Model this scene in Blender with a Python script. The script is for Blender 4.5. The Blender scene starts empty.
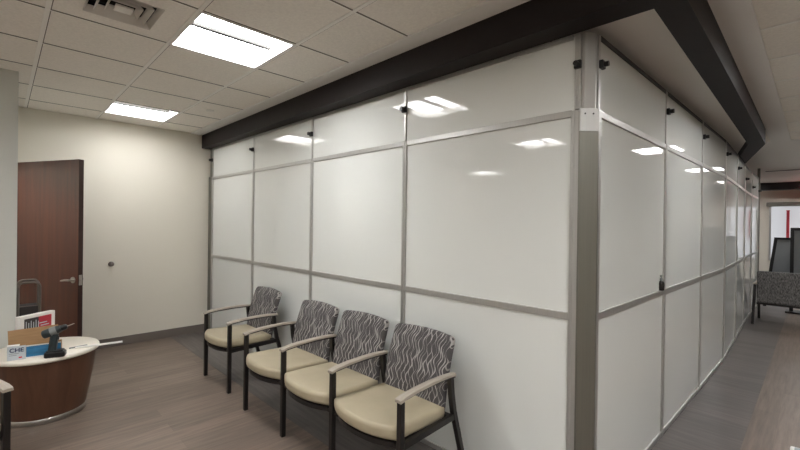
import bpy, bmesh, math, random
from mathutils import Vector, Matrix
random.seed(7)
PI = math.pi
scn = bpy.context.scene
col = scn.collection

# ------------------------------------------------------------------ helpers
def srgb(r, g, b):
    f = lambda c: (c/255/12.92) if c/255 <= .04045 else ((c/255+.055)/1.055)**2.4
    return (f(r), f(g), f(b), 1)

class MB:
    """collects shapes for ONE mesh object"""
    def __init__(s): s.v = []; s.f = []; s.mi = []; s.sm = []
    def add(s, vs, fs, mi=0, smooth=False):
        o = len(s.v); s.v += [tuple(v) for v in vs]
        for f in fs: s.f.append([i+o for i in f]); s.mi.append(mi); s.sm.append(smooth)
        return s
    def box(s, x0, x1, y0, y1, z0, z1, mi=0, M=None, b=0.0):
        if b > 0:
            bm = bmesh.new()
            bmesh.ops.create_cube(bm, size=1)
            for v in bm.verts:
                v.co = Vector(((x0+x1)/2+v.co.x*(x1-x0), (y0+y1)/2+v.co.y*(y1-y0), (z0+z1)/2+v.co.z*(z1-z0)))
            bmesh.ops.bevel(bm, geom=bm.edges[:], offset=b, segments=2, affect='EDGES', profile=.5)
            bm.verts.index_update()
            vs = [v.co.copy() for v in bm.verts]; fs = [[v.index for v in f.verts] for f in bm.faces]
            bm.free()
            if M: vs = [M @ v for v in vs]
            return s.add(vs, fs, mi)
        vs = [(x0,y0,z0),(x1,y0,z0),(x1,y1,z0),(x0,y1,z0),(x0,y0,z1),(x1,y0,z1),(x1,y1,z1),(x0,y1,z1)]
        if M: vs = [M @ Vector(v) for v in vs]
        return s.add(vs, [(3,2,1,0),(4,5,6,7),(0,1,5,4),(1,2,6,5),(2,3,7,6),(3,0,4,7)], mi)
    def prism(s, pts, z0, z1, mi=0, M=None):
        n = len(pts)
        vs = [(p[0],p[1],z0) for p in pts]+[(p[0],p[1],z1) for p in pts]
        if M: vs = [M @ Vector(v) for v in vs]
        fs = [list(range(n))[::-1], list(range(n,2*n))]+[(i,(i+1)%n,n+(i+1)%n,n+i) for i in range(n)]
        return s.add(vs, fs, mi)
    def bar(s, p, q, w, d, mi=0, up=(0,0,1)):
        """rectangular bar from p to q"""
        p, q = Vector(p), Vector(q); z = (q-p).normalized()
        x = Vector(up).cross(z)
        if x.length < 1e-4: x = Vector((1,0,0))
        x.normalize(); y = z.cross(x)
        vs = [c + x*sx*w/2 + y*sy*d/2 for c in (p,q) for sx,sy in ((-1,-1),(1,-1),(1,1),(-1,1))]
        return s.add(vs, [(3,2,1,0),(4,5,6,7),(0,1,5,4),(1,2,6,5),(2,3,7,6),(3,0,4,7)], mi)
    def tube(s, pts, r, n=12, mi=0):
        pts = [Vector(p) for p in pts]; rings = []; ref = None
        rr = r if isinstance(r, (list,tuple)) else [r]*len(pts)
        for i, p in enumerate(pts):
            t = (pts[min(i+1,len(pts)-1)]-pts[max(i-1,0)]).normalized()
            if ref is None:
                ref = Vector((0,0,1)) if abs(t.z) < .9 else Vector((1,0,0))
            x = (ref - t*ref.dot(t)).normalized(); ref = x; y = t.cross(x)
            rings.append([p + (x*math.cos(2*PI*k/n)+y*math.sin(2*PI*k/n))*rr[i] for k in range(n)])
        vs = [v for R in rings for v in R]; fs = []
        for i in range(len(rings)-1):
            for k in range(n):
                fs.append((i*n+k, i*n+(k+1)%n, (i+1)*n+(k+1)%n, (i+1)*n+k))
        s.add(vs, fs, mi, True)
        s.add(rings[0], [list(range(n))[::-1]], mi); s.add(rings[-1], [list(range(n))], mi)
        return s
    def lathe(s, prof, cx=0, cy=0, n=48, mi=0, sx=1, sy=1, M=None):
        vs = [(cx+r*math.cos(2*PI*k/n)*sx, cy+r*math.sin(2*PI*k/n)*sy, z) for r, z in prof for k in range(n)]
        if M: vs = [M @ Vector(v) for v in vs]
        fs = []
        for i in range(len(prof)-1):
            for k in range(n):
                fs.append((i*n+k, i*n+(k+1)%n, (i+1)*n+(k+1)%n, (i+1)*n+k))
        s.add(vs, fs, mi, True)
        m = len(prof)-1
        s.add(vs[:n], [list(range(n))[::-1]], mi); s.add(vs[m*n:], [list(range(n))], mi)
        return s
    def cushion(s, outline, t, r, crown=0.0, M=None, mi=0, seg=5):
        """outline: closed ccw 2D list; slab of thickness t with rounded rims (radius r) and crowned faces"""
        n = len(outline); cx = sum(p[0] for p in outline)/n; cy = sum(p[1] for p in outline)/n
        def off(d):
            out = []
            for i in range(n):
                a = Vector(outline[i-1]); b = Vector(outline[i]); c = Vector(outline[(i+1)%n])
                e1 = (b-a).normalized(); e2 = (c-b).normalized()
                nn = Vector((-(e1.y+e2.y), e1.x+e2.x)).normalized()
                out.append(b + nn*d)
            return out
        rings = []
        for k in range(seg+1):
            a = PI/2*k/seg
            rings.append((off(r*(1-math.sin(a))), -t/2 + r*(1-math.cos(a))))
        for k in range(seg+1):
            a = PI/2*k/seg
            rings.append((off(r*(1-math.cos(a))), t/2 - r*(1-math.sin(a))))
        last = rings[-1][0]; first = rings[0][0]
        for f in (.75,.5,.25):
            rings.append(([Vector((cx+(p.x-cx)*f, cy+(p.y-cy)*f)) for p in last], t/2+crown*(1-f*f)))
        for f in (.75,.5,.25):
            rings.insert(0, ([Vector((cx+(p.x-cx)*f, cy+(p.y-cy)*f)) for p in first], -t/2))
        vs = [Vector((p[0],p[1],z)) for R, z in rings for p in R]
        vs += [Vector((cx,cy,-t/2)), Vector((cx,cy,t/2+crown))]
        if M: vs = [M(v) if callable(M) and not isinstance(M, Matrix) else M @ v for v in vs]
        fs = []; m = len(rings)
        for i in range(m-1):
            for k in range(n):
                fs.append((i*n+k, i*n+(k+1)%n, (i+1)*n+(k+1)%n, (i+1)*n+k))
        for k in range(n):
            fs.append((m*n, (k+1)%n, k)); fs.append((m*n+1, (m-1)*n+k, (m-1)*n+(k+1)%n))
        return s.add(vs, fs, mi, True)
    def build(s, name, mats, parent=None, loc=None, rotz=0):
        me = bpy.data.meshes.new(name); me.from_pydata(s.v, [], s.f)
        for m in (mats if isinstance(mats,(list,tuple)) else [mats]): me.materials.append(m)
        for p, i, sm in zip(me.polygons, s.mi, s.sm): p.material_index = i; p.use_smooth = sm
        bm = bmesh.new(); bm.from_mesh(me); bmesh.ops.recalc_face_normals(bm, faces=bm.faces[:]); bm.to_mesh(me); bm.free()
        me.update()
        o = bpy.data.objects.new(name, me); col.objects.link(o)
        if parent: o.parent = parent
        if loc: o.location = loc
        o.rotation_euler = (0,0,rotz)
        return o

def tag(o, label, cat, group=None, kind=None):
    o['label'] = label; o['category'] = cat
    if group: o['group'] = group
    if kind: o['kind'] = kind
    return o
def thing(name, loc, label, cat, rotz=0, group=None):
    o = bpy.data.objects.new(name, None); col.objects.link(o); o.empty_display_size = .1
    o.location = loc; o.rotation_euler = (0,0,rotz)
    return tag(o, label, cat, group)
def struct(o): o['kind'] = 'structure'; return o
def copy_tree(o, parent=None):
    c = o.copy(); col.objects.link(c); c.parent = parent
    for ch in list(o.children): copy_tree(ch, c)
    return c

# ------------------------------------------------------------------ materials
def mat(name, rgb, rough=.5, metal=0, spec=.5, noise=None, bump=None, **kw):
    m = bpy.data.materials.new(name); m.use_nodes = True
    nt = m.node_tree; b = nt.nodes['Principled BSDF']
    b.inputs['Base Color'].default_value = srgb(*rgb); b.inputs['Roughness'].default_value = rough
    b.inputs['Metallic'].default_value = metal; b.inputs['Specular IOR Level'].default_value = spec
    tc = nt.nodes.new('ShaderNodeTexCoord')
    if noise:
        sc, amt, stretch = noise
        mp = nt.nodes.new('ShaderNodeMapping'); mp.inputs['Scale'].default_value = stretch
        nz = nt.nodes.new('ShaderNodeTexNoise'); nz.inputs['Scale'].default_value = sc; nz.inputs['Detail'].default_value = 5
        rp = nt.nodes.new('ShaderNodeMapRange'); rp.inputs['To Min'].default_value = 1-amt; rp.inputs['To Max'].default_value = 1+amt
        rp.inputs['From Min'].default_value = .3; rp.inputs['From Max'].default_value = .7
        mx = nt.nodes.new('ShaderNodeMix'); mx.data_type = 'RGBA'; mx.blend_type = 'MULTIPLY'; mx.inputs[0].default_value = 1
        mx.inputs[6].default_value = srgb(*rgb)
        nt.links.new(tc.outputs['Object'], mp.inputs[0]); nt.links.new(mp.outputs[0], nz.inputs['Vector'])
        nt.links.new(nz.outputs['Fac'], rp.inputs['Value']); nt.links.new(rp.outputs[0], mx.inputs[7])
        nt.links.new(mx.outputs[2], b.inputs['Base Color'])
    if bump:
        sc, st, dist = bump
        nz = nt.nodes.new('ShaderNodeTexNoise'); nz.inputs['Scale'].default_value = sc; nz.inputs['Detail'].default_value = 2
        bp = nt.nodes.new('ShaderNodeBump'); bp.inputs['Strength'].default_value = st; bp.inputs['Distance'].default_value = dist
        nt.links.new(tc.outputs['Object'], nz.inputs['Vector']); nt.links.new(nz.outputs['Fac'], bp.inputs['Height'])
        nt.links.new(bp.outputs[0], b.inputs['Normal'])
    return m
def emit(name, rgb, strength, base=(240,240,240)):
    m = mat(name, base, .4)
    b = m.node_tree.nodes['Principled BSDF']
    b.inputs['Emission Color'].default_value = srgb(*rgb); b.inputs['Emission Strength'].default_value = strength
    return m

def floor_mat(name, base, along='y'):
    m = bpy.data.materials.new(name); m.use_nodes = True; nt = m.node_tree; N = nt.nodes.new; L = nt.links.new
    b = nt.nodes['Principled BSDF']; tc = N('ShaderNodeTexCoord')
    mp = N('ShaderNodeMapping')
    if along == 'y': mp.inputs['Rotation'].default_value = (0,0,PI/2)
    L(tc.outputs['Object'], mp.inputs[0])
    br = N('ShaderNodeTexBrick'); br.inputs['Scale'].default_value = 1
    br.inputs['Brick Width'].default_value = 1.22; br.inputs['Row Height'].default_value = .152
    br.inputs['Mortar Size'].default_value = .0008; br.inputs['Mortar Smooth'].default_value = .2; br.inputs['Bias'].default_value = 0
    c = srgb(*base)
    br.inputs['Color1'].default_value = tuple(x*.86 for x in c[:3])+(1,)
    br.inputs['Color2'].default_value = tuple(x*1.12 for x in c[:3])+(1,)
    br.inputs['Mortar'].default_value = tuple(x*.7 for x in c[:3])+(1,)
    L(mp.outputs[0], br.inputs['Vector'])
    mp2 = N('ShaderNodeMapping'); mp2.inputs['Scale'].default_value = (1.2,16,1); L(mp.outputs[0], mp2.inputs[0])
    nz = N('ShaderNodeTexNoise'); nz.inputs['Scale'].default_value = 2.2; nz.inputs['Detail'].default_value = 6; nz.inputs['Roughness'].default_value = .62
    L(mp2.outputs[0], nz.inputs['Vector'])
    rp = N('ShaderNodeMapRange'); rp.inputs['From Min'].default_value = .3; rp.inputs['From Max'].default_value = .7
    rp.inputs['To Min'].default_value = .74; rp.inputs['To Max'].default_value = 1.26
    L(nz.outputs['Fac'], rp.inputs['Value'])
    mx = N('ShaderNodeMix'); mx.data_type = 'RGBA'; mx.blend_type = 'MULTIPLY'; mx.inputs[0].default_value = 1
    L(br.outputs['Color'], mx.inputs[6]); L(rp.outputs[0], mx.inputs[7]); L(mx.outputs[2], b.inputs['Base Color'])
    b.inputs['Roughness'].default_value = .42; b.inputs['Specular IOR Level'].default_value = .4
    return m

def wood_mat(name, c1, c2, rough=.35, axis=(14,14,1.2), scale=2.0):
    m = bpy.data.materials.new(name); m.use_nodes = True; nt = m.node_tree; N = nt.nodes.new; L = nt.links.new
    b = nt.nodes['Principled BSDF']; tc = N('ShaderNodeTexCoord'); mp = N('ShaderNodeMapping'); mp.inputs['Scale'].default_value = axis
    L(tc.outputs['Object'], mp.inputs[0])
    nz = N('ShaderNodeTexNoise'); nz.inputs['Scale'].default_value = scale; nz.inputs['Detail'].default_value = 7; nz.inputs['Distortion'].default_value = .5
    L(mp.outputs[0], nz.inputs['Vector'])
    rp = N('ShaderNodeValToRGB'); rp.color_ramp.elements[0].position = .3; rp.color_ramp.elements[1].position = .7
    rp.color_ramp.elements[0].color = srgb(*c1); rp.color_ramp.elements[1].color = srgb(*c2)
    L(nz.outputs['Fac'], rp.inputs[0]); L(rp.outputs[0], b.inputs['Base Color']); b.inputs['Roughness'].default_value = rough
    return m

def fabric_mat(name, ground, line, freq=22.0):
    """charcoal cloth with pale wandering vertical lines (object coords: x across, z up)"""
    m = bpy.data.materials.new(name); m.use_nodes = True; nt = m.node_tree; N = nt.nodes.new; L = nt.links.new
    b = nt.nodes['Principled BSDF']; tc = N('ShaderNodeTexCoord'); sx = N('ShaderNodeSeparateXYZ'); L(tc.outputs['Object'], sx.inputs[0])
    def math_(op, a, c=None, d=None):
        n = N('ShaderNodeMath'); n.operation = op
        for i, v in enumerate((a,c,d)):
            if v is None: continue
            if isinstance(v,(int,float)): n.inputs[i].default_value = v
            else: L(v, n.inputs[i])
        return n.outputs[0]
    X, Z = sx.outputs['X'], sx.outputs['Z']
    masks = []
    for k, (ph, fz, amp, off) in enumerate(((0,62,.30,.23),(2.2,54,.36,.70))):
        # each line has its own phase, taken from its column number
        cell = math_('FLOOR', math_('MULTIPLY_ADD', X, freq, off))
        wn = N('ShaderNodeTexWhiteNoise'); wn.noise_dimensions = '1D'; L(math_('ADD', cell, k*37.0), wn.inputs['W'])
        phase = math_('MULTIPLY', wn.outputs['Value'], 2.6)
        s = math_('SINE', math_('ADD', math_('MULTIPLY', Z, fz), math_('ADD', phase, ph)))
        fr = math_('FRACT', math_('MULTIPLY_ADD', X, freq, off))
        d = math_('ABSOLUTE', math_('SUBTRACT', fr, math_('MULTIPLY_ADD', s, amp, .5)))
        # thick - thin along the line
        th = math_('MULTIPLY_ADD', math_('SINE', math_('ADD', math_('MULTIPLY', Z, fz*.5), math_('MULTIPLY', phase, 3.0))), .05, .07)
        masks.append(math_('LESS_THAN', d, th))
    mk = math_('MAXIMUM', masks[0], math_('MULTIPLY', masks[1], .75))
    nz = N('ShaderNodeTexNoise'); nz.inputs['Scale'].default_value = 26; L(tc.outputs['Object'], nz.inputs['Vector'])
    mk = math_('MULTIPLY', mk, math_('MULTIPLY_ADD', nz.outputs['Fac'], 1.4, -.05))
    mx = N('ShaderNodeMix'); mx.data_type = 'RGBA'; L(mk, mx.inputs[0]); mx.inputs[6].default_value = srgb(*ground); mx.inputs[7].default_value = srgb(*line)
    L(mx.outputs[2], b.inputs['Base Color']); b.inputs['Roughness'].default_value = .85; b.inputs['Specular IOR Level'].default_value = .2
    return m

M_wall = mat('wall_paint', (222,217,203), .7, spec=.25, bump=(180,.05,.002))
M_wall_shade = mat('shaded_wall_paint', (200,201,194), .75, spec=.2)  # same paint as the back wall, its shade put into the colour
M_tile = mat('ceiling_tile', (238,233,224), .9, spec=.1, noise=(60,.05,(1,1,1)), bump=(220,.15,.002))
M_dry = mat('ceiling_drywall', (236,234,230), .85, spec=.15)
M_tee = mat('ceiling_grid_white', (240,237,230), .6)
M_tee_dark = mat('ceiling_grid_painted_shadow', (112,106,98), .8)  # dark strips painted in for the shadow lines beside the tees
M_beam = mat('dark_beam_paint', (36,31,31), .6, spec=.2, noise=(30,.05,(1,1,1)))
M_soffit = mat('soffit_paint', (232,228,220), .8)
M_floor = floor_mat('vinyl_planks', (118,104,93), 'y')
M_border = floor_mat('dark_vinyl_planks', (96,90,86), 'x')
M_base = mat('rubber_baseboard', (112,104,96), .6)
M_sheet = mat('white_acrylic_sheet', (222,224,219), .03, spec=.5, bump=(.8,.02,.012))
M_alu = mat('brushed_aluminium', (186,185,181), .42, metal=.7, noise=(3,.05,(60,60,.6)))
M_alu_d = mat('aluminium_corner_cover', (128,126,117), .42, metal=.7, noise=(3,.05,(60,60,.6)))
M_black = mat('black_plastic', (9,9,10), .4)
M_frame = mat('espresso_steel', (26,22,21), .4, spec=.5)
M_vinyl = mat('beige_vinyl', (172,161,136), .42, spec=.4, noise=(6,.06,(1,1,1)), bump=(90,.08,.002))
M_arm = mat('taupe_arm_cap', (166,157,144), .42, noise=(4,.08,(20,2,20)))
M_fab = fabric_mat('wavy_line_cloth', (80,77,77), (186,182,177), 27.0)
M_fab2 = mat('grey_tweed', (96,94,92), .9, noise=(60,.85,(1.6,1,.5)))
M_door = wood_mat('dark_cherry_veneer', (66,29,16), (86,42,24), .42, (9,9,.6))
M_door_edge = mat('door_edge', (46,22,15), .5)
M_steel = mat('satin_steel', (188,184,178), .28, metal=1)
M_drum = wood_mat('walnut_veneer', (80,52,37), (100,68,49), .45, (8,8,.7))
M_top = mat('cream_laminate', (232,226,212), .35)
M_lens = emit('light_lens', (251,251,253), 17.0)
M_ridge = mat('ridge_grey', (66,65,63), .7, spec=.1)
M_lens_dim = emit('dim_light_lens', (251,251,253), 11.0)
M_fix = mat('white_enamel', (226,224,220), .4)
M_vent = mat('vent_metal', (222,218,210), .5)
M_dark = mat('vent_throat', (16,15,15), .9)
M_card = mat('cardboard', (168,134,96), .8, noise=(12,.08,(1,1,6)))
M_white = mat('white_card', (232,230,224), .6)
M_lgrey = mat('pale_print', (196,204,208), .6)
M_blue = mat('blue_print', (52,124,168), .5, noise=(14,.22,(1,1,3)))
M_red = mat('red_print', (190,52,66), .5)
M_char = mat('charcoal_print', (64,60,60), .6)
M_navy = mat('navy_print', (60,66,96), .6)
M_teal = mat('drill_housing', (38,48,50), .45)
M_grey = mat('drill_grey', (120,124,122), .45)
M_tube = mat('grey_tube', (112,104,98), .35, metal=.6)
M_mesh = mat('dark_mesh', (48,42,42), .7)
M_pane = mat('smoky_pane', (122,125,127), .12, spec=.6)
M_win = emit('daylight_window_pane', (236,240,246), .25, (190,193,196))
M_win.node_tree.nodes['Principled BSDF'].inputs['Roughness'].default_value = .06
M_exit = emit('exit_sign_face', (255,60,70), 2.0, (200,40,50))
M_exit_t = emit('exit_sign_letters', (255,235,230), 5.0)
M_amber = mat('dark_bottle', (40,36,34), .2)
M_table = mat('white_table', (236,236,232), .3)
M_bin = mat('blue_grey_lid', (150,160,166), .4)

# ------------------------------------------------------------------ room numbers
H = 2.705; XB = -5.095; XR = 5.2; YF = 12.9; YN = -8.0
G = .6096; GX = -2.241; GY = -1.9457
A = .0111        # the seating side of the partition is turned by this much
B = -.0189       # the corridor side by this much

# ---- floor: planks with a dark strip along both sides of the partition
f = MB(); f.box(XB-.3, XR, YN, YF+.2, -.1, 0)
struct(f.build('floor', M_floor))
f = MB()
f.prism([(XB,-.02),(XB,-.53),(.455,-.52),(.455,YF),(-.2,YF),(-.2,-.02)], 0, .0015)
struct(f.build('floor_border', M_border)); bpy.data.objects['floor_border'].name = 'trim_5'

# ---- ceiling: lay-in tiles up to y = 5.37, plain board beyond; open cells hold the fixtures
light_cells = [(4,-3),(7,-3),(7,-7),(7,1),(2,21),(5,1),(9,-3),(9,-7),(0,1),(-4,1),(0,-3),(0,-7),(-4,-7),(5,6),(5,11),(5,16),(5,21),(-4,-2)]
vent_cell = (0,0)
def cell_xy(i, j): return GX+G*i, GY+G*j
ce = MB()
i0 = math.floor((XB-.3-GX)/G); i1 = math.ceil((XR-GX)/G); j0 = math.floor((YN-GY)/G); j1 = math.ceil((YF+.2-GY)/G)
for i in range(i0, i1):
    for j in range(j0, j1):
        if (i,j) in light_cells or (i,j) == vent_cell: continue
        x, y = cell_xy(i,j)
        ce.box(x, x+G, y, y+G, H, H+.02, 0 if j < 12 else 1)
struct(ce.build('ceiling', [M_tile, M_dry]))
g = MB()
XL, XH, YH = XB, XR, GY+12*G
for j in range(j0+1, 13):
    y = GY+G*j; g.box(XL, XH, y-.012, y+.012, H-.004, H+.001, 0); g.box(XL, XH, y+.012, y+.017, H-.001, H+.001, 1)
for i in range(i0+1, i1):
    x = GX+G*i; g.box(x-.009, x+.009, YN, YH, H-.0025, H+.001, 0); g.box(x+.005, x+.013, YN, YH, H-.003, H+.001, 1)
struct(g.build('trim_1', [M_tee, M_tee_dark]))
# plain board bands either side of the dark beam
g = MB(); g.box(XB, .555, -.305, -.16, H-.012, H+.001); g.box(.36, .555, -.16, YH, H-.012, H+.001)
struct(g.build('trim_2', M_dry))

# ---- walls
def wall(name, *boxes, m=M_wall):
    w = MB()
    for bx in boxes: w.box(*bx)
    return struct(w.build(name, m))
wall('wall_back', (XB-.15, XB, -3.4, 0.6, 0, H), (XB-.15, XB, YN, -3.4, 0, H))
wall('wall_left', (-3.825,-3.705,-3.25,-2.03,0,H), (-4.10,-3.825,-2.15,-2.03,0,H), (XB,-5.04,-2.15,-2.03,0,H), (-5.04,-4.10,-2.15,-2.03,2.125,H), (XB,-3.825,-3.25,-3.18,0,H), m=M_wall_shade)
wall('wall_right', (XR, XR+.15, YN, YF, 0, H))
wall('wall_far', (-6, XR, YF, YF+.15, 0, H))
wall('wall_near', (XB-.15, XR, YN-.15, YN, 0, H))
b = MB(); b.box(XB, XB+.012, -2.03, -.06, 0, .105); struct(b.build('baseboard_back', M_base))
b = MB(); b.box(-3.705, -3.693, -3.25, -2.03, 0, .105); struct(b.build('baseboard_left', M_base))
b = MB(); b.box(-.5, XR, YF-.012, YF, 0, .105); struct(b.build('baseboard_far', M_base))

# ---- dark beam over the partition, wrapping its corner and folding back at the far end
b = MB()
b.prism([(XB,-.165),(.40,-.165),(.372,4.30),(.0,6.2),(.0,5.45),(.225,4.22),(.275,-.01),(XB,-.04)], 2.515, H+.002)
struct(b.build('trim_3', M_beam))
b = MB(); b.box(-.3, XR, 12.1, 12.35, 2.515, H+.002); struct(b.build('trim_4', M_black))
b = MB(); b.prism([(.275,-.005),(.225,4.22),(.0,5.45),(-.25,8.6),(-.25,.02),(-.02,-.005)], 2.60, 2.62); struct(b.build('trim_6', M_soffit))

# ------------------------------------------------------------------ ceiling lights and air vent
def make_light():
    t = thing('ceiling_light', (0,0,0), '', 'ceiling light')
    w = .295
    fr = MB()
    for s in (-1,1):
        fr.box(-.3048,.3048, s*w-.0098,s*w+.0098, -.006,.002); fr.box(s*w-.0098,s*w+.0098, -.285,.285, -.006,.002)
        fr.box(-.3048,.3048, s*.3-.004, s*.3+.004, .002,.075); fr.box(s*.3-.004,s*.3+.004, -.296,.296, .002,.075)
    fr.build('frame', M_fix, t)
    l = MB(); l.box(-.296,.296,-.296,.296,.062,.075); l.build('lens', M_lens, t)
    r = MB(); r.box(-.017,.017,-.27,.27,.040,.0615, b=.004); r.build('centre_ridge', M_ridge, t)
    return t
light_labels = {
 (5,1): 'added ceiling fill light overhead in line with the partition corner, before the corridor',  # unseen, added to lift the overall fill
 (9,-3): 'added ceiling fill light by the right wall, behind the camera',  # fill fixture added outside the view
 (9,-7): 'added ceiling fill light in the near right corner of the room',  # another out-of-view fixture added for fill
 (0,1): 'large bright square ceiling light nearest the dark beam, above the chairs',
 (-4,1): 'bright ceiling light beside the back wall, above the brown door side',
 (0,-3): 'ceiling light behind the camera, second row from the white partition',
 (0,-7): 'ceiling light behind the camera, third row from the white partition',
 (-4,-7): 'ceiling light by the back wall, past the grey wall block',
 (5,6): 'ceiling light over the corridor nearest the partition corner',
 (5,11): 'second corridor ceiling light counted from the partition corner',
 (5,16): 'third corridor ceiling light counted from the partition corner',
 (5,21): 'corridor ceiling light nearest the far window wall',
 (4,-3): 'added ceiling fill light behind the camera in line with the corridor',  # added unseen to raise the fill on the partition
 (7,-3): 'added ceiling fill light behind the camera between the corridor line and the right wall',  # out-of-view fill, added on the right side
 (7,-7): 'added ceiling fill light near the near wall, right of the corridor line',  # added for fill, never in view
 (7,1): 'added ceiling fill light to the right of the camera, level with the chairs',  # added right of frame to brighten the partition
 (2,21): 'added ceiling fill light behind the far end of the partition',  # hidden fixture added to brighten the far wall
 (-4,-2): 'ceiling light inside the small room behind the brown door'}
proto = make_light()
for n, c in enumerate(light_cells):
    o = proto if n == 0 else copy_tree(proto)
    x, y = cell_xy(*c); o.location = (x+G/2, y+G/2, H)
    if c == (-4,1):                          # lens dimmed to soften the hot spot on the back wall
        for ch in o.children:
            if ch.name.startswith('lens'):
                ch.material_slots[0].link = 'OBJECT'; ch.material_slots[0].material = M_lens_dim
    tag(o, light_labels[c], 'ceiling light', 'square recessed ceiling lights')

x, y = cell_xy(*vent_cell)
v = thing('air_vent', (x+G/2, y+G/2, H), 'square ceiling air vent with nested louvres set in a tile', 'air vent')
p = MB()
h = .165
for s in (-1,1):
    p.box(-.3048,.3048, min(s*h,s*.3048),max(s*h,s*.3048), 0,.012); p.box(min(s*h,s*.3048),max(s*h,s*.3048), -h,h, 0,.012)
p.build('tile_plate', M_tile, v)
p = MB(); p.box(-h,h,-h,h,.07,.08)
for s in (-1,1): p.box(s*(h+.005)-.004,s*(h+.005)+.004,-h,h,.012,.07); p.box(-h,h,s*(h+.005)-.004,s*(h+.005)+.004,.012,.07)
p.build('throat', M_dark, v)
def cone_ring(a0, a1, z0, z1, th=.006):
    m = MB()
    q0 = [(-a0,-a0),(a0,-a0),(a0,a0),(-a0,a0)]; q1 = [(-a1,-a1),(a1,-a1),(a1,a1),(-a1,a1)]
    vs = [(x,y,z0) for x,y in q0]+[(x,y,z1) for x,y in q1]+[(x,y,z0+th) for x,y in q0]+[(x,y,z1+th) for x,y in q1]
    fs = []
    for k in range(4):
        n = (k+1)%4; fs += [(k,n,4+n,4+k),(8+k,12+k,12+n,8+n),(k,8+k,8+n,n),(4+k,4+n,12+n,12+k)]
    return m.add(vs, fs)
for a0, a1 in ((.165,.147),(.124,.104),(.080,.060)):
    cone_ring(a0, a1, -.006, .026).build('louvre', M_vent, v)
p = MB(); p.box(-.042,.042,-.042,.042,-.004,.004); p.build('centre_plate', M_vent, v)
s = MB(); s.lathe([(.0,-.006),(.034,-.006),(.042,-.002),(.042,.0)], n=24)
tag(s.build('sprinkler_cover', M_vent, loc=(-3.747,-.534,H)), 'small round sprinkler cover in the ceiling near the dark beam', 'sprinkler')

# ------------------------------------------------------------------ white partition
Z1, Z2, ZT = 1.0505, 2.1075, 2.512
def bay(loc, rotz, Lg, s, label, group, clamp_z=2.352, end=True, rail2=True, ylean=0):
    """one 4 ft bay: local x runs along the partition, s is the outward side (local y sign)"""
    t = thing('partition_bay', loc, label, 'partition', rotz, group)
    def bx(m, x0,x1,d0,d1,z0,z1,b=0): m.box(x0,x1,min(s*d0,s*d1),max(s*d0,s*d1),z0,z1,b=b); return m
    lo, hi = .018, Lg-.018
    for nm, z0, z1 in (('lower_sheet',.03,Z1),('middle_sheet',Z1,Z2),('upper_sheet',Z2,ZT)):
        bx(MB(), .004, Lg-.004, -.006, 0, z0+.006, z1-.006).build(nm, M_sheet, t)
    r = MB(); bx(r, lo,hi,-.012,.010,Z1-.019,Z1+.019,.003); r.build('middle_rail', M_alu, t)
    r = MB(); bx(r, lo,hi,-.012,.010,Z2-.019,Z2+.017,.003); r.build('upper_rail', M_alu, t)
    r = MB(); bx(r, lo,hi,-.012,.010,0.002,.036,.003); r.build('bottom_rail', M_alu, t)
    r = MB(); bx(r, lo,hi,-.010,.006,ZT-.022,ZT+.003); r.build('foam_seal', M_black if s < 0 else M_alu, t)
    m = MB(); bx(m, Lg-.019,Lg-.0015,-.014,.013,.002,Z2+.018,.003); bx(m, Lg+.0015,Lg+.019,-.014,.013,.002,Z2+.018,.003)
    m.build('mullion', M_alu, t)
    m = MB(); bx(m, Lg-.011,Lg+.011,-.012,.010,Z2+.02,ZT+.002,.003); m.build('mullion_extension', M_alu, t)
    c = MB(); bx(c, Lg-.020,Lg+.020,.008,.030,clamp_z-.022,clamp_z+.022,.005)
    c.tube([(Lg,s*.028,clamp_z),(Lg,s*.054,clamp_z)], .016)
    c.build('clamp', M_black, t)
    return t
seat_names = ['white partition bay nearest the corner post, with no chair in front of it',
              'white partition bay behind the right end of the three-seat bench',
              'white partition bay behind the left end of the three-seat bench',
              'white partition bay against the back wall, behind the single chair']
ms = [.075, 1.306, 2.529, 3.746, 4.973]
for k in range(4):
    m0, m1 = ms[k], ms[k+1]
    bay((-m0*math.cos(A), -m0*math.sin(A), 0), PI+A, m1-m0, 1, seat_names[k], 'white partition bays on the seating side')
# corridor side: straight for three bays, then bending gently away
pts = [(.075*-math.sin(B), .085)]
for n in (1.332, 2.547, 3.77): pts.append((-n*math.sin(B), n*math.cos(B)))
pts += [(.045,4.99),(.012,6.21),(-.01,7.43),(-.005,8.45)]
cor_names = ['glossy partition bay on the corridor side right beside the corner post',
             'second corridor-side partition bay from the corner post, past the small bottle',
             'third corridor-side partition bay from the corner post',
             'corridor-side partition bay where the run starts to bend, fourth from the post',
             'fifth corridor-side partition bay, mirroring the far window',
             'sixth corridor-side partition bay, beside the far grey bench',
             'last narrow corridor-side partition bay at the far end']
for k in range(7):
    p, q = Vector(pts[k]), Vector(pts[k+1]); d = q-p
    cz = [2.36,2.365,2.36,2.33,2.29,2.25,2.25][k]
    bay((p.x,p.y,0), math.atan2(d.y,d.x), d.length, -1, cor_names[k], 'glossy partition bays on the corridor side', cz)
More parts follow.
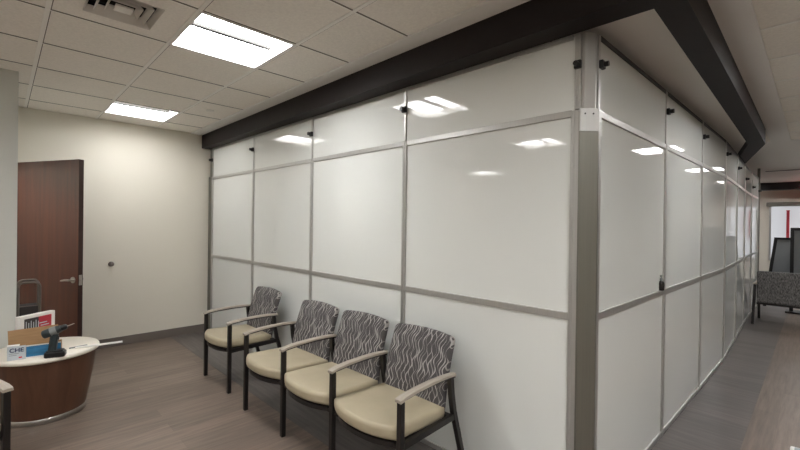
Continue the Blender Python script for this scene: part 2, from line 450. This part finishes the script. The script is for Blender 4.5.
# corner post
t = thing('corner_post', (0,0,0), 'tall aluminium corner post where the white partition turns', 'post')
M_ = MB(); M_.box(-.097,-.052,-.014,.012,.002,Z2+.012,b=.003); M_.box(-.085,-.078,-.018,-.012,.002,Z2+.01); M_.build('stile', M_alu, t)
M_ = MB(); M_.box(-.012,.016,.062,.106,.002,Z2+.012,b=.003); M_.build('stile', M_alu, t)
M_ = MB(); M_.prism([(-.054,-.016),(-.044,-.018),(.018,.05),(.018,.064),(-.004,.064),(-.054,.004)], .002, Z2+.005); M_.build('corner_cover', M_alu_d, t)
M_ = MB(); M_.prism([(-.050,-.020),(-.043,-.021),(.021,.049),(.021,.057),(.008,.057),(-.05,-.008)], Z2-.10, Z2+.016); br = M_.build('bracket', M_alu, t)
for q in (.25,.7):
    M_ = MB(); px = -.0435+.0645*q; py = -.0205+.069*q
    M_.tube([(px-.004,py+.004,Z2-.012),(px+.002,py-.002,Z2-.012)], .0045, 10); M_.build('screw', M_black, br)
M_ = MB(); M_.box(-.082,-.050,-.010,.010,Z2+.017,ZT,b=.003); M_.box(-.068,-.064,-.013,-.008,Z2+.017,ZT); M_.build('upper_stile', M_alu, t)
M_ = MB(); M_.prism([(-.046,-.006),(-.03,-.006),(.004,.04),(.004,.06),(-.046,.02)], Z2+.017, ZT); M_.build('upper_post', M_alu, t)
M_ = MB(); M_.box(-.010,.012,.066,.092,Z2+.017,ZT,b=.003); M_.build('upper_stile', M_alu, t)
c = MB(); c.box(-.080,-.044,-.030,-.008,2.329,2.371,b=.005); c.tube([(-.062,-.028,2.35),(-.062,-.05,2.35)], .013); c.build('clamp', M_black, t)
c = MB(); c.box(.010,.032,.064,.110,2.335,2.377,b=.005); c.tube([(.03,.088,2.356),(.052,.088,2.356)], .013); c.build('clamp', M_black, t)
# end posts
e = Vector((-4.973*math.cos(A), -4.973*math.sin(A)))
t = thing('end_post', (e.x-.05, e.y-.0005, 0), 'aluminium end post of the partition against the back wall', 'post', A)
M_ = MB(); M_.box(-.058,-.012,-.018,.014,.002,Z2+.02,b=.003); M_.box(-.010,.026,-.016,.012,.002,Z2+.02,b=.003); M_.build('stile', M_alu_d, t)
M_ = MB(); M_.box(-.03,.026,-.010,.012,Z2+.022,ZT,b=.003); M_.build('upper_stile', M_alu_d, t)
t = thing('end_post', (-.005,8.475,0), 'dark aluminium post closing the far end of the partition', 'post')
M_ = MB(); M_.box(-.012,.03,.0,.04,.002,2.695,b=.003); M_.build('stile', M_alu_d, t)

# small bottle perched on the rail
t = thing('pump_bottle', (.034,1.245,Z1+.019), 'small dark bottle perched on the rail of the corridor-side partition', 'bottle')
M_ = MB(); M_.lathe([(.014,0),(.019,.003),(.019,.05),(.015,.062),(.008,.07)], n=20); M_.build('body', M_amber, t)
M_ = MB(); M_.lathe([(.008,.07),(.009,.072),(.009,.088),(.004,.09),(.004,.104)], n=16); M_.box(-.005,.005,-.02,.006,.1,.11,b=.002); M_.build('pump', M_grey, t)

# ------------------------------------------------------------------ waiting chairs
def seat_outline(w):
    pts = []
    hw = w/2
    yb = -.245; yf = -.675
    for k in range(13):                      # bowed front, left to right
        u = -1+2*k/12
        pts.append((u*hw*.985, yf - .075*(1-abs(u)**2.4)))
    pts += [(hw, yf+.04), (hw, -.5), (hw*.99, -.36), (hw*.96, yb-.02), (hw*.9, yb)]
    pts += [(0, yb), (-hw*.9, yb), (-hw*.96, yb-.02), (-hw*.99,-.36), (-hw,-.5), (-hw, yf+.04)]
    return [(x, y+.4) for x, y in pts]
def back_outline(w):
    hw = w/2; pts = []
    pts += [(-hw*.98,0),(-hw*.5,-.004),(0,-.005),(hw*.5,-.004),(hw*.98,0),(hw,.03),(hw,.12),(hw,.24),(hw*.99,.36)]
    for k in range(5):
        a = PI/2*k/4; pts.append((hw*.985-.032+.032*math.cos(a), .412+.03*math.sin(a)))
    for k in range(1,8):
        u = 1-2*k/8; pts.append((u*(hw*.985-.032), .442+.014*(1-u*u)))
    for k in range(5):
        a = PI/2+PI/2*k/4; pts.append((-hw*.985+.032+.032*math.cos(a), .412+.03*math.sin(a)))
    pts += [(-hw*.99,.36),(-hw,.24),(-hw,.12),(-hw,.03)]
    return pts
def seat_part(t, cx, w):
    m = MB()
    m.cushion(seat_outline(w), .075, .026, .012, M=lambda v: Vector((v.x+cx, v.y, v.z+.418 - (v.y)*.035)))
    s = m.build('seat', M_vinyl, t)
    pn = MB(); ol = [(x*.93+cx, (y+.06)*.93-.06) for x, y in seat_outline(w)]; pn.prism(ol, .352, .379); pn.build('seat_pan', M_frame, t)
def back_part(t, cx, w):
    ang = math.atan2(.10,.40)
    # own local origin at the foot of the pad so the cloth pattern starts afresh on each
    def tr(v):
        x, s_, th = v.x, v.y, v.z
        curve = -.10*(x*x)                       # wraps slightly round the sitter
        bow = -.05*math.sin(PI*min(max(s_/.43,0),1))*.35
        yy = s_*math.sin(ang) - th*math.cos(ang) + curve + bow
        return Vector((x, yy, s_*math.cos(ang) + th*math.sin(ang)))
    m = MB(); m.cushion(back_outline(w), .055, .02, .008, M=tr, seg=4)
    o = m.build('backrest', M_fab, t); o.location = (cx+.006, .140, .408)
def arm_part(t, x):
    m = MB()
    prof = [(-.293,.613,.046),(-.284,.617,.05),(-.25,.626,.05),(-.15,.636,.048),(-.03,.641,.045),(.08,.641,.042),(.16,.636,.038),(.185,.633,.034)]
    prof = [(y, z-.006, w) for y, z, w in prof]
    vs = []; fs = []
    for y, z, w in prof:
        vs += [(x-w/2,y,z),(x+w/2,y,z),(x+w/2*.9,y,z+.014),(x,y,z+.017),(x-w/2*.9,y,z+.014)]
    n = 5
    for i in range(len(prof)-1):
        for k in range(n): fs.append((i*n+k, i*n+(k+1)%n, (i+1)*n+(k+1)%n, (i+1)*n+k))
    fs.append(tuple(range(n))); fs.append(tuple((len(prof)-1)*n+k for k in range(n)))
    m.add(vs, fs, 0)
    a = m.build('armrest', M_arm, t)
    s = MB()
    for i in range(1,len(prof)-1):
        y, z, w = prof[i]; y2, z2, w2 = prof[i+1]
        s.bar((x,y,z-.006),(x,y2,z2-.006), .022, .012)
    s.build('arm_bracket', M_frame, a)
def leg_parts(t, x):
    m = MB(); m.box(x-.016,x+.016,-.286,-.254,0,.606,b=.004); m.build('leg', M_frame, t)
    m = MB()
    p = [(.148,.628),(.160,.52),(.182,.41),(.217,.30),(.280,.10),(.315,0.004)]
    for (y0,z0),(y1,z1) in zip(p[:-1],p[1:]):
        m.bar((x,y0,z0),(x,y1,z1+(-.002)), .028, .030, up=(1,0,0))
    m.build('leg', M_frame, t)
    m = MB(); m.bar((x,-.255,.372),(x,.19,.385), .024, .034); m.build('side_rail', M_frame, t)
def seating(name, loc, n, label, cat, rotz=0, w=.585):
    t = thing(name, loc, label, cat, rotz)
    tot = n*w
    for k in range(n):
        cx = -tot/2+w*(k+.5)
        seat_part(t, cx, w-.034); back_part(t, cx, w-.082)
    for k in range(n+1):
        x = -tot/2+w*k; arm_part(t, x); leg_parts(t, x)
    m = MB(); m.bar((-tot/2,.145,.39),(tot/2,.145,.39), .03, .03); m.bar((-tot/2,-.262,.366),(tot/2,-.262,.366), .024, .022); m.build('cross_rail', M_frame, t)
    return t
seating('waiting_chair', (-3.109,-.40,0), 1, 'single beige waiting chair with wavy-line back nearest the back wall', 'chair', w=.575)
seating('three_seat_bench', (-1.551,-.406,0), 3, 'three joined beige waiting seats with shared armrests along the partition', 'bench', rotz=math.radians(1.6), w=.5773)
seating('waiting_chair', (-2.337,-2.467,0), 1, 'waiting chair at the left picture edge showing only its armrest tip', 'chair', rotz=math.radians(112), w=.575)

# ------------------------------------------------------------------ brown door and its surroundings
hx, hy = -5.03, -1.985
ex, ey = -4.215, -1.566
dl = math.hypot(ex-hx, ey-hy); da = math.atan2(ey-hy, ex-hx)
d = MB(); d.box(0, dl, -.022, .022, .008, 2.105, 0)
d.box(dl, dl+.001, -.022, .022, .008, 2.105, 1)
d.box(.0, .012, -.0225, .0225, .008, 2.105, 1)
door = struct(d.build('door_1', [M_door, M_door_edge], loc=(hx,hy,0), rotz=da))
for s in (-1,1):
    m = MB()
    m.tube([(dl-.065,s*.022,.93),(dl-.065,s*.030,.93)], .030, 24)
    m.tube([(dl-.065,s*.03,.93),(dl-.065,s*.062,.93)], .010)
    m.tube([(dl-.062,s*.062,.93),(dl-.085,s*.064,.931),(dl-.13,s*.062,.928),(dl-.185,s*.058,.92)], [.010,.0105,.009,.007])
    m.build('door_handle', M_steel, door)
m = MB(); m.box(dl+.001,dl+.003,-.014,.014,.88,.98); m.box(dl+.003,dl+.014,-.008,.008,.92,.94,b=.002); m.build('latch', M_steel, door)
m = MB()
R = Matrix.Rotation(PI/2, 4, 'Y')
m.lathe([(.0,0),(.030,0),(.030,.006),(.018,.010),(.016,.03),(.024,.036),(.024,.05),(.016,.056),(.0,.056)], n=24, M=R)
o = m.build('door_stop', M_tube, loc=(XB,-1.178,.993)); tag(o, 'small round metal door stop on the back wall', 'door stop')

# grey tube-framed stand peeking out behind the wall end
t = thing('wire_stand', (-4.06,-1.945,0), 'grey tube-framed stand with dark mesh basket before the brown door', 'stand')
fr = MB()
def loop(x):
    P_ = [(x,-.07,.0),(x,-.07,.93)]
    for k in range(7):
        a = PI-PI/2*k/6; P_.append((x, -.07+.04+.04*math.cos(a), .93+.04*math.sin(a)))
    for k in range(7):
        a = PI/2-PI/2*k/6; P_.append((x, .07-.04+.04*math.cos(a), .93+.04*math.sin(a)))
    P_ += [(x,.07,0)]
    return P_
fr.tube(loop(-.1), .010); fr.tube(loop(.1), .010)
fr.build('frame', M_tube, t)
k_ = MB(); k_.box(-.095,.095,-.06,.06,.60,.76,b=.006); bk = k_.build('basket', M_mesh, t)
k_ = MB()
for z in (.60,.68,.765): k_.bar((.098,-.062,z),(.098,.062,z),.006,.006)
k_.build('basket_rim', M_tube, bk)

# ------------------------------------------------------------------ tapered drum table and what lies on it
TX, TY, TZ = -3.425, -1.862, .505
t = thing('drum_table', (TX,TY,0), 'round tapered walnut drum table with cream top and steel foot ring', 'table')
m = MB(); m.lathe([(.0,.471),(.318,.471),(.334,.476),(.338,.484),(.338,.497),(.332,.505),(.0,.505)], n=72); m.build('tabletop', M_top, t)
m = MB(); m.lathe([(.252,.045),(.262,.1),(.296,.3),(.318,.471)], n=72); m.build('drum', M_drum, t)
m = MB(); m.lathe([(.246,.002),(.252,.006),(.252,.042),(.248,.045)], n=72); m.build('foot_ring', M_steel, t)

# open carton: front face runs along the table rim
c0 = Vector((-3.217,-2.085)); c1 = Vector((-3.172,-1.795)); cd = c1-c0; cl = cd.length; ca = math.atan2(cd.y, cd.x)
t = thing('product_carton', (c0.x,c0.y,TZ), 'open cardboard carton with white and blue printed front, lid standing up', 'carton', ca)
CH = .088; CD = .10; th = .004
m = MB(); m.box(0,cl,0,CD,0,th); m.box(0,th,0,CD,0,CH); m.box(cl-th,cl,0,CD,0,CH); m.box(0,cl,0,th,0,CH); m.box(0,cl,CD-th,CD,0,CH)
m.build('tray', M_card, t)
m = MB()
vs = [(-.01,CD,CH),(cl-.02,CD,CH),(cl-.025,CD+.004,CH+.118),(-.015,CD+.004,CH+.105)]
vs += [(x,y+.004,z) for x,y,z in vs]
m.add(vs, [(0,1,2,3),(7,6,5,4),(0,4,5,1),(1,5,6,2),(2,6,7,3),(3,7,4,0)]); m.build('lid', M_card, t)
m = MB(); m.box(-.001,.098,-.003,0,.001,CH+.012); w_ = m.build('white_label', M_lgrey, t)
m = MB(); m.box(-.004,.062,-.003,.03,CH+.012,CH+.018); m.build('flap', M_white, t)
m = MB(); m.box(.100,cl+.001,-.003,0,.012,CH); m.build('blue_label', M_blue, t)
m = MB(); m.box(.100,cl+.001,-.0035,0,CH,CH+.008); m.box(.098,cl+.001,-.0035,0,.001,.012); m.build('white_border', M_white, t)
def text_mesh(body, size, M, name, mt, parent=None, ext=.0008, bold=0.0):
    cu = bpy.data.curves.new(name, 'FONT'); cu.body = body; cu.size = size; cu.extrude = ext; cu.offset = bold
    ob = bpy.data.objects.new(name+'_tmp', cu); col.objects.link(ob)
    dg = bpy.context.evaluated_depsgraph_get(); dg.update()
    me = bpy.data.meshes.new_from_object(ob.evaluated_get(dg)); me.transform(M); me.name = name
    bpy.data.objects.remove(ob); bpy.data.curves.remove(cu)
    me.materials.clear(); me.materials.append(mt)
    o = bpy.data.objects.new(name, me); col.objects.link(o)
    if parent: o.parent = parent
    return o
RX = Matrix.Rotation(PI/2, 4, 'X')
text_mesh('CHE', .040, Matrix.Translation((.010,-.0038,.058)) @ RX, 'lettering', M_navy, w_, bold=.001)
m = MB()
for k, z in enumerate((.034,.046)): m.box(.008,.05+.012*k,-.0036,-.003,z,z+.003)
m.box(.060,.078,-.0036,-.003,.012,.022, 1); m.build('small_print', [M_grey, M_red], w_)

# white box with red and charcoal print, standing behind the carton
p0 = Vector((-3.352,-2.017)); p1 = Vector((-3.511,-1.805)); dd = p1-p0; bl = dd.length; ba = math.atan2(dd.y, dd.x)
t = thing('printed_box', (p0.x,p0.y,TZ), 'white box with red and charcoal printed panel standing behind the carton', 'box', ba)
m = MB(); m.box(0,bl,0,.045,0,.278,b=.002); m.build('body', M_white, t)
face = .0015
m = MB(); m.box(.030,.135,-face,0,.13,.255); pr = m.build('charcoal_panel', M_char, t)
m = MB(); m.box(.135,bl-.03,-face,0,.13,.255); m.build('red_panel', M_red, t)
m = MB()
for k in range(6):
    x = .04+.018*k; m.box(x,x+.006,-face-.0008,-face,.14+.008*(k%3),.235-.012*(k%2))
m.box(.14,.20,-face-.0008,-face,.20,.207); m.box(.15,.215,-face-.0008,-face,.18,.187)
m.build('print_marks', M_lgrey, t)

# cordless drill
t = thing('cordless_drill', (-3.122,-1.829,TZ), 'black cordless drill standing on its battery beside the blue-printed carton', 'drill', math.radians(74))
m = MB(); m.box(-.062,.060,-.034,.034,0,.042,b=.010); m.box(-.05,.048,-.028,.028,.042,.052,b=.004); bt = m.build('battery', M_black, t)
m = MB(); m.bar((-.018,0,.048),(-.006,0,.165), .034, .046); m.tube([(-.020,0,.05),(-.014,0,.10),(-.004,0,.17)], [.024,.021,.024], 16); m.build('handle', M_teal, t)
ax = lambda s: (s*math.cos(math.radians(20)), 0, .195+s*math.sin(math.radians(20)))
m = MB(); m.tube([ax(-.080),ax(-.074),ax(-.04),ax(.01),ax(.035)], [.022,.030,.032,.030,.024], 20); m.build('motor_housing', M_teal, t)
m = MB(); m.tube([ax(-.030),ax(.008)], [.0335,.0318], 20); m.build('grip_band', M_grey, t)
m = MB(); m.tube([ax(.035),ax(.040),ax(.062),ax(.072)], [.021,.0225,.020,.010], 20); ck = m.build('chuck', M_black, t)
m = MB(); m.tube([ax(.07),ax(.112),ax(.117)], [.0035,.0035,.001], 10); m.build('bit', M_steel, ck)
m = MB(); m.box(.008,.02,-.008,.008,.125,.155,b=.003); m.build('trigger', M_black, t)

# white strip lying over the table edge
s0 = Vector((-3.262,-1.70,TZ)); s1 = Vector((-3.222,-1.395,TZ))
m = MB(); m.bar(s0+Vector((0,0,.006)), s1+Vector((0,0,.006)), .022, .011)
tag(m.build('plastic_strip', M_white), 'white plastic strip overhanging the edge of the drum table', 'strip')
m = MB(); m.tube([(-3.28,-1.735,TZ+.006),(-3.30,-1.62,TZ+.006)], .006, 8)
tag(m.build('pencil', M_grey), 'thin grey pencil lying on the drum table behind the white strip', 'pencil')

# ------------------------------------------------------------------ far end of the corridor
def far_bench(loc, rotz):
    t = thing('grey_bench', loc, 'grey tweed bench seen from behind at the far end of the partition', 'bench', rotz)
    W = 1.25
    m = MB(); m.box(0,W,-.03,.03,.345,.845,b=.02); m.build('backrest', M_fab2, t)
    m = MB(); m.box(.03,W-.03,.03,.55,.37,.45,b=.02); m.build('seat', M_fab2, t)
    m = MB(); m.box(0,W,-.02,.02,.315,.345); m.box(.02,W-.02,.03,.54,.335,.368); m.build('seat_rail', M_frame, t)
    for x in (-.02, W+.02):
        m = MB(); m.bar((x,-.03,.63),(x-.02*(1 if x<0 else -1),-.075,.0),.035,.035,up=(1,0,0)); m.build('leg', M_frame, t)
        m = MB(); m.bar((x,.52,.63),(x,.55,.0),.035,.035,up=(1,0,0)); m.build('leg', M_frame, t)
        m = MB(); m.box(x-.025,x+.025,-.06,.56,.63,.655,b=.006); m.build('armrest', M_arm, t)
    return t
far_bench((.150,6.52,0), math.radians(-1))

t = thing('leaning_frame', (.16,8.6,0), 'black trapezoid-framed board standing behind the grey bench', 'frame')
def trap(y0, xl0, xl1, xr0, xr1, z0, z1, w):
    m = MB(); m.bar((xl0,y0,z0),(xl1,y0,z1),w,.04,up=(0,1,0)); m.bar((xr0,y0,z0),(xr1,y0,z1),w,.04,up=(0,1,0))
    m.bar((xl1-w/2,y0,z1),(xr1+w/2,y0,z1),.04,w,up=(0,1,0)); m.bar((xl0,y0,z0+.25),(xr0,y0,z0+.25),.04,w,up=(0,1,0)); return m
trap(0,-.05,.10,1.15,1.0,0.0,1.33,.05).build('frame', M_black, t)
m = MB(); m.add([(-.02,-.006,.26),(1.12,-.006,.26),(1.0,-.006,1.32),(.10,-.006,1.32),(-.02,.006,.26),(1.12,.006,.26),(1.0,.006,1.32),(.10,.006,1.32)],
 [(0,1,2,3),(7,6,5,4),(0,4,5,1),(1,5,6,2),(2,6,7,3),(3,7,4,0)]); m.build('board', M_pane, t)
t = thing('standing_frame', (.475,8.15,0), 'tall thin black-framed screen with dark foot, before the trapezoid board', 'frame')
m = MB(); m.box(0,.05,-.02,.02,0,1.54); m.box(.95,1.0,-.02,.02,0,1.54); m.box(.05,.95,-.02,.02,1.49,1.54); m.box(.05,.95,-.02,.02,.52,.66); m.build('frame', M_black, t)
m = MB(); m.box(.05,.95,-.005,.005,.66,1.49); m.build('pane', M_pane, t)
m = MB(); m.box(-.05,1.05,-.15,.15,0,.03); m.build('foot', M_black, t)

w = MB(); w.box(.0,.04,0,.05,0,1.55); w.box(1.56,1.6,0,.05,0,1.55); w.box(.04,1.56,0,.05,1.50,1.55); w.box(.04,1.56,0,.05,0,.05); w.box(.78,.82,0,.045,.05,1.5)
win = struct(w.build('window_1', M_alu, loc=(-.10,YF-.05,.65)))
m = MB(); m.box(.04,1.56,.02,.03,.05,1.50); m.build('pane', M_win, win)
m = MB(); m.box(-.06,1.66,-.06,.0,1.47,1.58,b=.01); m.build('blind_headrail', M_alu_d, win)
m = MB(); m.box(-.03,.03,-.004,.004,0,.74,b=.001); m.box(-.036,.036,-.008,.008,.73,.75)
tag(m.build('hanging_strip', M_red, loc=(.275,YF-.14,1.26)), 'narrow red strip hanging in front of the far window', 'banner')
m = MB(); m.box(.05,2.4,9.2,9.26,H-.006,H+.001); o = tag(m.build('linear_vent', M_mesh), 'long thin slot vent in the corridor ceiling before the far beam', 'vent')
# exit sign hanging over the corridor (seen mirrored in the partition)
t = thing('exit_sign', (.84,11.5,H), 'lit red exit sign hanging from the corridor ceiling', 'sign')
m = MB(); m.box(-.15,.15,-.012,.012,-.38,-.18,b=.004); bd = m.build('sign_face', M_exit, t)
m = MB(); m.box(-.10,.10,-.03,.03,-.03,0); m.box(-.008,.008,-.008,.008,-.18,-.03); m.build('canopy', M_fix, t)
text_mesh('EXIT', .15, Matrix.Translation((-.135,-.0125,-.335)) @ RX, 'lettering', M_exit_t, bd)
# storage bin whose corner shows at the lower right
t = thing('storage_bin', (.715,.72,0), 'white-rimmed bin with blue-grey lid at the lower right corner', 'bin')
m = MB(); m.box(.02,.43,.02,.33,0,.27,b=.015); m.build('tub', M_white, t)
m = MB(); m.box(0,.45,0,.35,.27,.30,b=.008); ld = m.build('lid', M_white, t)
m = MB(); m.box(.018,.432,.018,.332,.298,.303,b=.002); m.build('lid_panel', M_bin, ld)

# ------------------------------------------------------------------ world, camera, view
wd = bpy.data.worlds.new('World'); scn.world = wd; wd.use_nodes = True
wd.node_tree.nodes['Background'].inputs[0].default_value = (.8,.82,.85,1); wd.node_tree.nodes['Background'].inputs[1].default_value = .05
cam = bpy.data.cameras.new('Camera'); cam.sensor_width = 36; cam.lens = 407.95*36/800; cam.clip_start = .02
co = bpy.data.objects.new('Camera', cam); col.objects.link(co); scn.camera = co
yaw, pitch, roll = .7956, -.0036, .0132
fwd = Vector((-math.sin(yaw)*math.cos(pitch), math.cos(yaw)*math.cos(pitch), math.sin(pitch)))
rt = Vector((math.cos(yaw), math.sin(yaw), 0)); up = rt.cross(fwd)
r2 = rt*math.cos(roll)+up*math.sin(roll); u2 = -rt*math.sin(roll)+up*math.cos(roll)
Mx = Matrix.Identity(4)
for i in range(3): Mx[i][0] = r2[i]; Mx[i][1] = u2[i]; Mx[i][2] = -fwd[i]; Mx[i][3] = (.8036,-2.1273,1.5227)[i]
co.matrix_world = Mx
vs_ = scn.view_settings
scn.display_settings.display_device = 'sRGB'
vs_.view_transform = 'Standard'; vs_.look = 'None'; vs_.gamma = 1; vs_.use_curve_mapping = False; vs_.exposure = 0.82
